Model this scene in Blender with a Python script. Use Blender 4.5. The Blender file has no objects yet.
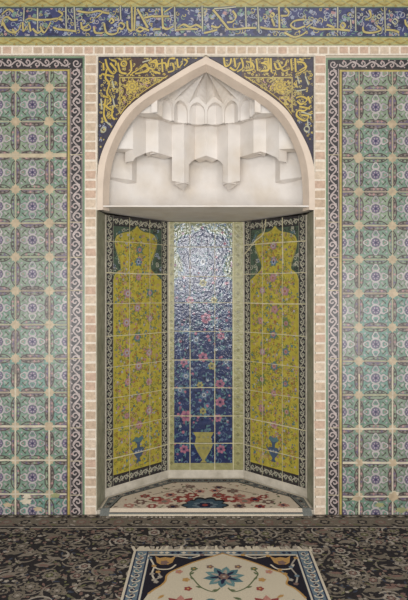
import bpy, math, random
from mathutils import Vector
S = bpy.context.scene
COL = S.collection
PI = math.pi

# ------------------------------------------------------------------ camera, world, lights, exposure
CZ, D, PPM = 1.436, 3.6, 157.0            # eye height, distance to the wall, photo pixels per metre at the wall
cam_d = bpy.data.cameras.new('camera'); cam = bpy.data.objects.new('camera', cam_d); COL.objects.link(cam)
cam.location = (0, -D, CZ); cam.rotation_euler = (PI / 2, 0, 0)
cam_d.sensor_fit = 'VERTICAL'; cam_d.sensor_height = 24.0
cam_d.lens = 24.0 * (D * PPM) / 600.0
cam_d.shift_x = -2.0 / 600.0
cam_d.shift_y = -10.0 / 600.0
cam_d.clip_start = 0.05
S.camera = cam
S.view_settings.view_transform = 'Standard'; S.view_settings.look = 'None'
S.view_settings.gamma = 1.0; S.view_settings.use_curve_mapping = False
S.view_settings.exposure = -0.2

W = bpy.data.worlds.new('world'); S.world = W; W.use_nodes = True
bg = W.node_tree.nodes['Background']
bg.inputs[0].default_value = (1.0, 0.985, 0.96, 1); bg.inputs[1].default_value = 0.46


def area(name, loc, target, sx, sy, power, col):
    l = bpy.data.lights.new(name, 'AREA'); l.shape = 'RECTANGLE'; l.size = sx; l.size_y = sy
    l.energy = power; l.color = col
    o = bpy.data.objects.new(name, l); COL.objects.link(o); o.location = loc
    o.rotation_euler = (Vector(target) - Vector(loc)).to_track_quat('-Z', 'Y').to_euler()
    return o


# daylight through the open doorway opposite the niche, and a high window
area('doorway_daylight', (-0.14, -4.9, 1.95), (0, 0, 1.7), 0.7, 1.2, 85, (1.0, 0.985, 0.97))
area('high_window_daylight', (0.5, -4.3, 4.6), (0, 0, 1.9), 2.2, 1.0, 45, (1.0, 0.97, 0.93))
# added fill lights, low on both sides behind the viewer, for jambs and soffit
for ax in (-1.9, 1.9):
    area('low_fill_light', (ax, -5.0, 0.95), (0, 0, 1.2), 1.7, 1.7, 92, (1.0, 0.99, 0.97))

# ------------------------------------------------------------------ materials
def lin(c):
    c = c / 255.0
    return c / 12.92 if c <= 0.04045 else ((c + 0.055) / 1.055) ** 2.4


MATS = {}


def mat(name, rgb, rough=0.5, var=0.12, vscale=30.0, bump=0.0, bscale=80.0, spec=0.5, dirt=None, dscale=3.0, damt=0.5):
    """Procedural material: a base colour, fine tonal wear, optional blotches of a second colour, bump."""
    if name in MATS:
        return MATS[name]
    m = bpy.data.materials.new(name); m.use_nodes = True
    nt = m.node_tree; N = nt.nodes; L = nt.links
    b = N['Principled BSDF']
    b.inputs['Roughness'].default_value = rough
    b.inputs['Specular IOR Level'].default_value = spec
    tc = N.new('ShaderNodeTexCoord')
    no = N.new('ShaderNodeTexNoise'); no.inputs['Scale'].default_value = vscale; no.inputs['Detail'].default_value = 3.0
    L.new(tc.outputs['Object'], no.inputs['Vector'])
    mr = N.new('ShaderNodeMapRange'); mr.inputs['From Min'].default_value = 0.3; mr.inputs['From Max'].default_value = 0.7
    mr.inputs['To Min'].default_value = 1 - var; mr.inputs['To Max'].default_value = 1 + var
    L.new(no.outputs['Fac'], mr.inputs['Value'])
    vm = N.new('ShaderNodeVectorMath'); vm.operation = 'SCALE'
    src = (lin(rgb[0]), lin(rgb[1]), lin(rgb[2]))
    if dirt:
        dn = N.new('ShaderNodeTexNoise'); dn.inputs['Scale'].default_value = dscale; dn.inputs['Detail'].default_value = 4.0
        L.new(tc.outputs['Object'], dn.inputs['Vector'])
        cr = N.new('ShaderNodeMapRange'); cr.inputs['From Min'].default_value = 0.42; cr.inputs['From Max'].default_value = 0.68
        cr.inputs['To Max'].default_value = damt
        L.new(dn.outputs['Fac'], cr.inputs['Value'])
        mx = N.new('ShaderNodeMix'); mx.data_type = 'RGBA'
        mx.inputs[6].default_value = (*src, 1); mx.inputs[7].default_value = (lin(dirt[0]), lin(dirt[1]), lin(dirt[2]), 1)
        L.new(cr.outputs['Result'], mx.inputs[0])
        L.new(mx.outputs[2], vm.inputs[0])
    else:
        vm.inputs[0].default_value = src
    L.new(mr.outputs['Result'], vm.inputs['Scale'])
    L.new(vm.outputs['Vector'], b.inputs['Base Color'])
    if bump > 0:
        bn = N.new('ShaderNodeTexNoise'); bn.inputs['Scale'].default_value = bscale; bn.inputs['Detail'].default_value = 2.0
        L.new(tc.outputs['Object'], bn.inputs['Vector'])
        bp = N.new('ShaderNodeBump'); bp.inputs['Strength'].default_value = bump; bp.inputs['Distance'].default_value = 0.01
        L.new(bn.outputs['Fac'], bp.inputs['Height'])
        L.new(bp.outputs['Normal'], b.inputs['Normal'])
    MATS[name] = m
    return m


def glaze(name, rgb, **k):
    k.setdefault('rough', 0.33); k.setdefault('bump', 0.12); k.setdefault('bscale', 60); k.setdefault('var', 0.16)
    return mat(name, rgb, **k)


def wool(name, rgb, **k):
    k.setdefault('rough', 1.0); k.setdefault('spec', 0.05); k.setdefault('var', 0.25); k.setdefault('vscale', 160)
    return mat(name, rgb, **k)


# ------------------------------------------------------------------ mesh building
class PB:
    """Collects flat inlaid shapes, prisms and solids into ONE mesh. frame(u, v, h) -> world point."""
    def __init__(self, frame=None):
        self.V = []; self.F = []; self.M = []; self.mats = []; self.fr = frame or (lambda u, v, h: Vector((u, v, h)))
        self.clip = None; self.n = 0

    def mi(self, m):
        if m not in self.mats:
            self.mats.append(m)
        return self.mats.index(m)

    def face(self, pts, m, toward=None):
        if toward is not None:
            n = Vector((0, 0, 0))
            for i in range(len(pts)):
                a, b = pts[i], pts[(i + 1) % len(pts)]
                n += a.cross(b)
            if n.dot(toward) < 0:
                pts = pts[::-1]
        i0 = len(self.V); self.V += [tuple(p) for p in pts]
        self.F.append(tuple(range(i0, i0 + len(pts)))); self.M.append(self.mi(m))

    def _clip(self, pts):
        c = self.clip
        for i in range(len(c)):
            ax, ay = c[i]; bx, by = c[(i + 1) % len(c)]
            out = []
            def side(p):
                return (bx - ax) * (p[1] - ay) - (by - ay) * (p[0] - ax)
            for j in range(len(pts)):
                p, q = pts[j], pts[(j + 1) % len(pts)]
                sp, sq = side(p), side(q)
                if sp >= 0:
                    out.append(p)
                if (sp >= 0) != (sq >= 0):
                    t = sp / (sp - sq)
                    out.append((p[0] + (q[0] - p[0]) * t, p[1] + (q[1] - p[1]) * t))
            pts = out
            if len(pts) < 3:
                return []
        return pts

    def setclip(self, pts):
        if pts is None:
            self.clip = None; return
        a = sum(pts[i][0] * pts[(i + 1) % len(pts)][1] - pts[(i + 1) % len(pts)][0] * pts[i][1] for i in range(len(pts)))
        self.clip = pts if a > 0 else pts[::-1]

    def poly(self, pts, h, m):
        if self.clip:
            pts = self._clip(list(pts))
            if len(pts) < 3:
                return
        self.n += 1
        hh = h + (self.n % 61) * 2.5e-6
        u = sum(p[0] for p in pts) / len(pts); v = sum(p[1] for p in pts) / len(pts)
        nrm = self.fr(u, v, 1.0) - self.fr(u, v, 0.0)
        self.face([self.fr(p[0], p[1], hh) for p in pts], m, nrm)

    def rect(self, x0, y0, x1, y1, h, m):
        self.poly([(x0, y0), (x1, y0), (x1, y1), (x0, y1)], h, m)

    def prism(self, pts, h0, h1, m, back=False):
        self.poly(pts, h1, m)
        c = self.fr(sum(p[0] for p in pts) / len(pts), sum(p[1] for p in pts) / len(pts), (h0 + h1) / 2)
        for i in range(len(pts)):
            a, b = pts[i], pts[(i + 1) % len(pts)]
            q = [self.fr(a[0], a[1], h0), self.fr(b[0], b[1], h0), self.fr(b[0], b[1], h1), self.fr(a[0], a[1], h1)]
            self.face(q, m, (q[0] + q[2]) / 2 - c)
        if back:
            u = self.fr(pts[0][0], pts[0][1], 0) - self.fr(pts[0][0], pts[0][1], 1)
            self.face([self.fr(p[0], p[1], h0) for p in pts], m, u)

    def box(self, x0, y0, x1, y1, h0, h1, m, back=False):
        self.prism([(x0, y0), (x1, y0), (x1, y1), (x0, y1)], h0, h1, m, back)

    def stroke(self, pts, w, h, m, nib=None, taper=0.0):
        n = len(pts)
        if n < 2:
            return
        L, R = [], []
        for i in range(n):
            a = pts[max(0, i - 1)]; b = pts[min(n - 1, i + 1)]
            dx, dy = b[0] - a[0], b[1] - a[1]; l = math.hypot(dx, dy) or 1e-9
            dx /= l; dy /= l
            ww = w
            if nib is not None:
                ww = w * (0.55 + 0.6 * abs(dx * math.sin(nib) - dy * math.cos(nib)))
            if taper:
                t = i / (n - 1); ww *= 1 - taper * abs(2 * t - 1) ** 1.5
            L.append((pts[i][0] - dy * ww / 2, pts[i][1] + dx * ww / 2))
            R.append((pts[i][0] + dy * ww / 2, pts[i][1] - dx * ww / 2))
        for i in range(n - 1):
            self.poly([L[i], L[i + 1], R[i + 1], R[i]], h, m)

    def disc(self, x, y, r, h, m, n=10, ry=None, rot=0.0):
        ry = ry or r
        c, s = math.cos(rot), math.sin(rot)
        pts = []
        for i in range(n):
            a = 2 * PI * i / n
            px, py = r * math.cos(a), ry * math.sin(a)
            pts.append((x + px * c - py * s, y + px * s + py * c))
        self.poly(pts, h, m)

    def ring(self, x, y, r, w, h, m, n=12):
        self.stroke([(x + r * math.cos(2 * PI * i / n), y + r * math.sin(2 * PI * i / n)) for i in range(n + 1)], w, h, m)

    def lobed(self, x, y, r, n, h, m, depth=0.3, rot=0.0, sy=1.0):
        k = n * 6
        self.poly([(x + r * (1 - depth + depth * abs(math.cos(n * (2 * PI * i / k) / 2))) * math.cos(2 * PI * i / k + rot),
                    y + sy * r * (1 - depth + depth * abs(math.cos(n * (2 * PI * i / k) / 2))) * math.sin(2 * PI * i / k + rot)) for i in range(k)], h, m)

    def spiral(self, x, y, r, turns, w, h, m, a0=0.0, sgn=1, n=None):
        n = n or max(6, int(turns * 10))
        self.stroke([(x + r * (1 - 0.8 * i / n) * math.cos(a0 + sgn * turns * 2 * PI * i / n),
                      y + r * (1 - 0.8 * i / n) * math.sin(a0 + sgn * turns * 2 * PI * i / n)) for i in range(n + 1)], w, h, m)

    def leaf(self, x, y, l, w, a, h, m):
        c, s = math.cos(a), math.sin(a)
        P = [(0, 0), (0.3 * l, w / 2), (0.65 * l, 0.42 * w), (l, 0), (0.65 * l, -0.42 * w), (0.3 * l, -w / 2)]
        self.poly([(x + px * c - py * s, y + px * s + py * c) for px, py in P], h, m)

    def hexa(self, c8, m):
        """solid from 8 corners: bottom 4 then top 4"""
        ctr = sum(c8, Vector()) / 8
        for f in ((0, 1, 2, 3), (4, 5, 6, 7), (0, 1, 5, 4), (1, 2, 6, 5), (2, 3, 7, 6), (3, 0, 4, 7)):
            q = [c8[i] for i in f]
            self.face(q, m, sum(q, Vector()) / 4 - ctr)

    def build(self, name, parent=None, kind=None, smooth=False):
        me = bpy.data.meshes.new(name); me.from_pydata(self.V, [], self.F)
        for m in self.mats:
            me.materials.append(m)
        me.polygons.foreach_set('material_index', self.M)
        if smooth:
            me.polygons.foreach_set('use_smooth', [True] * len(self.F))
        me.update()
        o = bpy.data.objects.new(name, me); COL.objects.link(o)
        if parent:
            o.parent = parent
            o.matrix_parent_inverse = parent.matrix_basis.inverted()
        if kind:
            o['kind'] = kind
        return o


def thing(name, loc, label, cat, group=None):
    o = bpy.data.objects.new(name, None); COL.objects.link(o); o.location = loc
    o.empty_display_size = 0.1
    o['label'] = label; o['category'] = cat
    if group:
        o['group'] = group
    bpy.context.view_layer.update()
    return o


def WX(px): return (px - 206) / PPM
def WZ(py): return CZ + (290 - py) / PPM
def wall(u, v, h): return Vector((WX(u), -h, WZ(v)))          # wall face measured in photo pixels at the wall
def Wd(px, py, d):                                            # a point d metres behind the wall face
    k = 1 + d / D
    return Vector(((px - 206) * k / PPM, d, CZ + (290 - py) * k / PPM))


def smooth_pts(P, n=6):
    """Catmull-Rom through P"""
    out = []
    for i in range(len(P) - 1):
        p0 = P[max(0, i - 1)]; p1 = P[i]; p2 = P[i + 1]; p3 = P[min(len(P) - 1, i + 2)]
        for k in range(n):
            t = k / n
            out.append(tuple(0.5 * ((2 * p1[j]) + (-p0[j] + p2[j]) * t + (2 * p0[j] - 5 * p1[j] + 4 * p2[j] - p3[j]) * t * t
                                    + (-p0[j] + 3 * p1[j] - 3 * p2[j] + p3[j]) * t ** 3) for j in range(2)))
    out.append(tuple(P[-1]))
    return out


def inside(p, poly):
    x, y = p; r = False
    for i in range(len(poly)):
        (x1, y1), (x2, y2) = poly[i], poly[i - 1]
        if (y1 > y) != (y2 > y) and x < (x2 - x1) * (y - y1) / (y2 - y1) + x1:
            r = not r
    return r


LIFT = 0.0006
# colours ------------------------------------------------------------
plaster = mat('white_plaster', (220, 214, 208), rough=0.85, var=0.05, vscale=8, bump=0.15, bscale=40, spec=0.2, dirt=(204, 192, 176), dscale=5, damt=0.6)
rim_m = mat('cream_rim_plaster', (206, 190, 174), rough=0.85, var=0.06, vscale=12, bump=0.2, bscale=50, spec=0.2)
limewash = mat('limewash', (190, 182, 168), rough=0.9, var=0.1, vscale=20, bump=0.3, bscale=40, spec=0.2, dirt=(150, 142, 125), dscale=9)
wall_m = mat('wall_plaster', (188, 176, 160), rough=0.9, var=0.1, vscale=14, bump=0.2, spec=0.2)
mortar = mat('pale_mortar', (216, 205, 190), rough=0.9, var=0.1, vscale=60, bump=0.4, bscale=120, spec=0.2)
bricks_m = [mat('brick_%s' % n, c, rough=0.9, var=0.14, vscale=50, bump=0.4, bscale=120, spec=0.2) for n, c in
            (('buff', (190, 170, 148)), ('rose', (188, 162, 143)), ('tan', (182, 161, 140)), ('pale', (198, 180, 160)))]
grout = glaze('grout_cream', (176, 164, 140), rough=0.8, spec=0.2)
teals = [glaze('glaze_teal_%d' % i, c, var=.24, vscale=55) for i, c in enumerate(((100, 126, 110), (108, 130, 114), (114, 129, 112), (94, 126, 115), (120, 131, 115)))]
sage = glaze('glaze_sage', (124, 138, 116)); taupe_g = glaze('glaze_taupe', (122, 112, 104)); lilac = glaze('glaze_lilac', (152, 146, 148)); lilac2 = glaze('glaze_pale_lilac', (168, 160, 158))
plum = glaze('glaze_plum', (96, 84, 108)); dark = glaze('glaze_umber', (70, 62, 60)); black = glaze('glaze_black', (45, 42, 44))
beige = glaze('glaze_beige', (172, 154, 128)); rose = glaze('glaze_rose', (158, 124, 122)); gold = glaze('glaze_gold', (164, 148, 84))
green_edge = glaze('glaze_green_edge', (104, 126, 100)); dgreen = glaze('glaze_dark_green', (66, 82, 68))
navy = glaze('glaze_navy', (58, 62, 98)); navy2 = glaze('glaze_deep_navy', (46, 48, 74)); skyb = glaze('glaze_sky', (134, 140, 156))
letter = glaze('glaze_letter_yellow', (168, 154, 98)); letter2 = glaze('glaze_letter_pale', (162, 160, 136))
band = glaze('glaze_band_yellow', (160, 148, 92)); band2 = glaze('glaze_band_ochre', (138, 120, 66)); band3 = glaze('glaze_band_green', (142, 144, 104))
night = glaze('glaze_spandrel_night', (46, 42, 58)); brown = glaze('glaze_brown', (66, 46, 42)); bright = glaze('glaze_bright_yellow', (178, 154, 66))

# ------------------------------------------------------------------ structure: floor, wall with niche cavity
PB_floor = PB(lambda u, v, h: Vector((u, v, h)))
PB_floor.box(-2.6, -5.2, 2.6, 1.0, -0.1, 0.0, mat('stone_floor', (150, 142, 130), rough=0.8, var=0.12, vscale=6), True)
PB_floor.build('floor', kind='structure')

ARCH = [(0, 57), (16, 65.5), (41, 81.0), (65, 96.5), (81.5, 111), (92, 127.5), (101, 144.5), (106.5, 160), (108.6, 174), (109, 190), (109, 210)]      # outer edge of the rim, dx from the axis
ARCH_IN = [(0, 64.8), (16, 72.8), (38, 86.0), (60, 99.5), (74.5, 112), (86, 128), (94.2, 145), (99.5, 161), (102, 178), (102.8, 195), (102.8, 210)]
ARC = smooth_pts(ARCH, 5); ARC_IN = smooth_pts(ARCH_IN, 5)
AX = 206.0


def arch_y(dx, A=ARC):
    dx = abs(dx)
    for i in range(len(A) - 1):
        if A[i][0] <= dx <= A[i + 1][0]:
            t = (dx - A[i][0]) / max(1e-6, A[i + 1][0] - A[i][0])
            return A[i][1] + (A[i + 1][1] - A[i][1]) * t
    return A[-1][1]


wb = PB(wall)
XL, XR, YT, YB = -160, 572, -20, 515.5
TH = 0.03
wb.box(XL, YT, AX - 109, YB, -TH, 0, wall_m, True)
wb.box(AX + 109, YT, XR, YB, -TH, 0, wall_m, True)
wb.box(AX - 109, YT, AX + 109, 56, -TH, 0, wall_m, True)
for sg in (-1, 1):
    A = [(AX + sg * x, y) for x, y in ARC if x < 108.9] + [(AX + sg * 109, 190)]
    for a, b in zip(A[:-1], A[1:]):
        if abs(b[0] - a[0]) > 1e-4:
            wb.prism([(a[0], 56), (b[0], 56), b, a], -TH, 0, wall_m, True)
# masonry behind the niche, so that no light leaks in
for x0, x1, y0, y1, z0, z1 in ((-0.95, 0.95, 0.80, 0.9, 0.0, 3.2), (-0.95, -0.80, 0.03, 0.80, 0.0, 3.2), (0.80, 0.95, 0.03, 0.80, 0.0, 3.2), (-0.80, 0.80, 0.03, 0.80, 3.0, 3.2)):
    c8 = [Vector((x0, y0, z0)), Vector((x1, y0, z0)), Vector((x1, y1, z0)), Vector((x0, y1, z0)),
          Vector((x0, y0, z1)), Vector((x1, y0, z1)), Vector((x1, y1, z1)), Vector((x0, y1, z1))]
    wb.hexa(c8, wall_m)
wb.build('wall_back', kind='structure')

# ------------------------------------------------------------------ brick strips
rng = random.Random(4)


def brick_strip(name, x0, x1, y0, y1, pitch, vertical, gap=2.1, margin=0.6):
    p = PB(wall)
    p.box(x0, y0, x1, y1, 0, 0.010, mortar)
    if vertical:
        n = int(round((y1 - y0) / pitch)); st = (y1 - y0) / n
        for i in range(n):
            j = rng.uniform(-.35, .35)
            a = y0 + i * st + gap / 2 + j; b = y0 + (i + 1) * st - gap / 2 + j
            p.prism([(x0 + margin + rng.uniform(0, .7), a + rng.uniform(-.3, .3)), (x1 - margin - rng.uniform(0, .9), a + rng.uniform(-.3, .3)),
                     (x1 - margin - rng.uniform(0, .9), b), (x0 + margin + rng.uniform(0, .7), b)], 0.010, 0.0125, rng.choice(bricks_m))
    else:
        n = int(round((x1 - x0) / pitch)); st = (x1 - x0) / n
        for i in range(n):
            a = x0 + i * st + gap / 2; b = x0 + (i + 1) * st - gap / 2
            p.box(a, y0 + margin + rng.uniform(0, .4), b, y1 - margin - rng.uniform(0, .4), 0.010, 0.0125, rng.choice(bricks_m))
    return p.build(name, kind='structure')


brick_strip('trim_1', 85.0, 97.0, 55.6, 515.3, 9.6, True)
brick_strip('trim_2', 313.5, 325.5, 55.6, 515.3, 9.6, True)
brick_strip('trim_3', -150, 562, 46.2, 55.6, 10.2, False, margin=1.4)

# ------------------------------------------------------------------ wall tile panels
def tile(p, cx, cy, s, h, base, r):
    k = s / 33.5; e = h
    g = 0.55 * k
    p.rect(cx - s / 2 + g, cy - s / 2 + g, cx + s / 2 - g, cy + s / 2 - g, e, base)
    e1, e2, e3, e4, e5 = e + .0003, e + .0006, e + .0009, e + .0012, e + .0015
    for q in range(4):
        a = q * PI / 2; c, si = math.cos(a), math.sin(a)
        T = lambda x, y: (cx + (x * c - y * si) * k, cy + (x * si + y * c) * k)
        # bracketed edge: strip, two dark lines and dashes between
        p.poly([T(12.6, -11), T(12.6, 11), T(16.6, 11), T(16.6, -11)], e1, r.choice((sage, taupe_g, taupe_g)))
        p.stroke([T(16.0, -11.5), T(14.2, -9.5), T(12.6, -6), T(12.2, 0), T(12.6, 6), T(14.2, 9.5), T(16.0, 11.5)], 1.1 * k, e2, dark)
        p.stroke([T(15.2, -9), T(15.0, 0), T(15.2, 9)], 0.8 * k, e2, plum if r.random() < .5 else dark)
        for yy in (-6, -2, 2, 6):
            x, y = T(14.2, yy); p.lobed(x, y, 1.25 * k, 4, e3, r.choice((rose, dark, plum, dark, sage)), .4, r.random())
        # corner star quarter
        p.poly([T(16.6, 16.6), T(16.6, 11.6), T(14.6, 13.6), T(13.0, 13.0), T(13.6, 14.6), T(11.6, 16.6)], e3, beige)
        # palmette on the axis
        x, y = T(8.3, 0)
        p.lobed(x, y, 4.7 * k, 3, e2, dark if r.random() < .35 else dgreen, 0.25, a)
        p.lobed(x, y, 4.3 * k, 3, e3, lilac2 if r.random() < .5 else lilac, 0.28, a)
        x, y = T(8.7, 0); p.lobed(x, y, 2.6 * k, 3, e4, base, .28, a)
        x, y = T(9.2, 0); p.disc(x, y, 0.9 * k, e5, plum if q % 2 else rose, 6)
        # diagonal leaves
        x, y = T(5.2, 5.2); p.leaf(x, y, 6.2 * k, 3.0 * k, a + PI / 4, e2, sage)
        p.leaf(x, y, 4.2 * k, 1.4 * k, a + PI / 4, e3, lilac)
        for sg in (-1, 1):
            x, y = T(10.2, sg * 6.2); p.leaf(x, y, 3.2 * k, 1.3 * k, a + sg * 2.2, e3, dark)
            x, y = T(11.0, sg * 10.4); p.disc(x, y, 0.9 * k, e3, lilac, 6)
    p.ring(cx, cy, 5.4 * k, 1.2 * k, e4, lilac2, 14)
    p.lobed(cx, cy, 4.7 * k, 8, e5, plum, 0.25)
    for q in range(6):
        a = q * PI / 3
        p.disc(cx + 2.5 * k * math.cos(a), cy + 2.5 * k * math.sin(a), 0.75 * k, e5 + .0003, lilac, 6)
    p.disc(cx, cy, 1.2 * k, e5 + .0003, navy2, 7)


def scroll_strip(p, x0, y0, x1, y1, h, w, pitch, line, pale, extra):
    """vine of alternating curls along a strip; runs along its longer side"""
    vert = abs(y1 - y0) > abs(x1 - x0)
    ln = abs(y1 - y0) if vert else abs(x1 - x0)
    n = max(1, int(round(ln / pitch))); st = ln / n
    mid = (x0 + x1) / 2 if vert else (y0 + y1) / 2
    s0 = min(y0, y1) if vert else min(x0, x1)
    P = lambda s, t: (mid + t, s0 + s) if vert else (s0 + s, mid + t)
    amp = w * 0.27
    p.stroke([P(st * i / 8, amp * math.sin(PI * i / 8)) for i in range(n * 8 + 1)], line, h, pale)
    for i in range(n):
        sg = 1 if i % 2 == 0 else -1
        c = P(st * (i + 0.5), -sg * w * 0.10)
        a0 = math.atan2(P(0, 1)[1] - P(0, 0)[1], P(0, 1)[0] - P(0, 0)[0])
        p.spiral(c[0], c[1], w * 0.30, 1.05, line * 0.95, h, pale, a0 + (0 if sg > 0 else PI), 1 if i % 2 else -1, 10)
        c = P(st * (i + 0.5), -sg * w * 0.36); p.disc(c[0], c[1], line * 0.62, h, extra, 6)
        c = P(st * (i + 0.15), sg * w * 0.30); p.leaf(c[0], c[1], w * .26, line * 1.1, a0 + sg * 2.6, h, pale)
        c = P(st * (i + 0.85), sg * w * 0.36); p.disc(c[0], c[1], line * 0.55, h, pale, 6)


def wall_panel(label, sgn, xin, ytop, scroll_w, fx, tiles_x, cy0, s, seed):
    """sgn -1: left panel whose inner edge is xin; +1 right panel"""
    r = random.Random(seed)
    t = thing('tile_panel', (WX(xin + sgn * 120), 0, 0), label, 'tile panel', 'floral tile panels flanking the niche')
    yb = 515.3
    far = xin + sgn * 232
    # green edge strip
    p = PB(wall)
    e0, e1 = sorted((xin, xin + sgn * 1.9))
    p.box(e0, ytop, e1, yb, LIFT, 0.0115, green_edge)
    f0, f1 = sorted((xin + sgn * 1.9, far))
    p.box(f0, ytop, f1, ytop + 1.9, LIFT, 0.0115, green_edge)
    p.build('edge_strip', t)
    # scroll border
    a = xin + sgn * 1.9; b = a + sgn * scroll_w; yt2 = ytop + 1.9; yt3 = yt2 + scroll_w * 0.82
    p = PB(wall)
    q0, q1 = sorted((a, b)); p.box(q0, yt2, q1, yb, LIFT, 0.012, black)
    g0, g1 = sorted((b, far)); p.box(g0, yt2, g1, yt3, LIFT, 0.012, black)
    pale = glaze('glaze_scroll_pale', (166, 152, 148))
    scroll_strip(p, a, yt3, b, yb, 0.0124, scroll_w, 9.4, 1.45, pale, rose)
    scroll_strip(p, b, yt2, far, yt3, 0.0124, scroll_w * .82, 9.4, 1.35, pale, rose)
    cx, cyy = (a + b) / 2, (yt2 + yt3) / 2
    p.spiral(cx, cyy, scroll_w * .36, 1.3, 1.15, 0.0124, pale)
    p.rect(q0 + .3, yt3, q0 + .9, yb, 0.0126, pale); p.rect(q1 - .9, yt3, q1 - .3, yb, 0.0126, pale)
    for yy in (155 + r.uniform(-2, 2), 222, 257, 290, 358, 427, 460, 494):
        p.rect(q0, yy, q1, yy + .8, 0.0129, grout)
    p.build('scroll_border', t)
    # yellow fillet
    p = PB(wall)
    c = b + sgn * 0.5; dd = b + sgn * 2.6
    q0, q1 = sorted((b, c)); p.box(q0, yt3, q1, yb, LIFT, 0.0118, dark)
    q0, q1 = sorted((c, dd)); p.box(q0, yt3 + 1, q1, yb, LIFT, 0.0122, gold)
    q0, q1 = sorted((dd, dd + sgn * 1.0)); p.box(q0, yt3 + 3, q1, yb, LIFT, 0.0118, dark)
    g0, g1 = sorted((c, far)); p.box(g0, yt3, g1, yt3 + 1.2, LIFT, 0.0118, dark); p.box(g0, yt3 + 1.2, g1, yt3 + 2.8, LIFT, 0.0122, gold)
    p.build('yellow_fillet', t)
    # tile field
    fi = dd + sgn * 1.0
    p = PB(wall)
    q0, q1 = sorted((fi, far)); yf = yt3 + 2.8
    p.box(q0, yf, q1, yb, LIFT, 0.0112, grout)
    p.setclip([(q0, yf), (q1, yf), (q1, yb), (q0, yb)])
    for cx in tiles_x:
        if cx < -75 or cx > 490:
            continue
        cy = cy0
        row = 0
        while cy - s / 2 < yb:
            low = cy > 280
            base = r.choice(teals[:4] if low else teals[1:3] + [teals[4], sage])
            tile(p, cx, cy, s, 0.0115, base, r)
            cy += s; row += 1
    # repairs: cream mortar where glaze has gone and wide joints
    joints = [cy0 + s * (i + .5) for i in range(-1, 14)]
    for i, yy in enumerate(joints):
        wd = r.choice((.5, .7, .9)) if yy < 400 else r.choice((1.4, 1.8, 2.2))
        if i == 3 and sgn < 0:
            wd = 4.0
        pts = []
        x = q0
        while x < q1:
            pts.append((x, yy + r.uniform(-.3, .3))); x += 7
        pts.append((q1, yy))
        p.stroke(pts, wd, 0.0138, grout if yy < 400 else glaze('grout_white', (190, 180, 160), rough=.8, spec=.2))
    for cx in tiles_x:
        p.stroke([(cx + s / 2, 320 + r.uniform(0, 60)), (cx + s / 2 + r.uniform(-.4, .4), 430), (cx + s / 2, yb)], 1.5, 0.0138, MATS['grout_white'])
        p.stroke([(cx + s / 2, yf), (cx + s / 2, 330)], .6, 0.0138, grout)
    for i in range(34):
        cx = r.choice(tiles_x) + s / 2 + r.uniform(-1, 1); yy = r.choice(joints[1:])
        p.lobed(cx, yy, r.uniform(2.5, 5.5), 4, 0.0139, beige, .35, r.random())
    for i in range(10):
        cx = r.choice(tiles_x) + r.uniform(-15, 15); yy = r.uniform(492, 512)
        p.lobed(cx, yy, r.uniform(3, 6.5), 5, 0.0139, r.choice((beige, MATS['grout_white'], band3)), .3, r.random(), .5)
    p.build('tile_field', t)
    return t


sl = 33.75
wall_panel('green floral tile panel on the wall to the left of the niche', -1, 85.0, 57.0, 12.4, 67.5,
           [66.8 - sl * i for i in range(5)], 71.5, sl, 11)
wall_panel('green floral tile panel on the wall to the right of the niche', 1, 325.5, 58.5, 11.2, 341.5,
           [341.8 + 33.3 * i for i in range(5)], 74.0, 33.75, 12)

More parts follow.
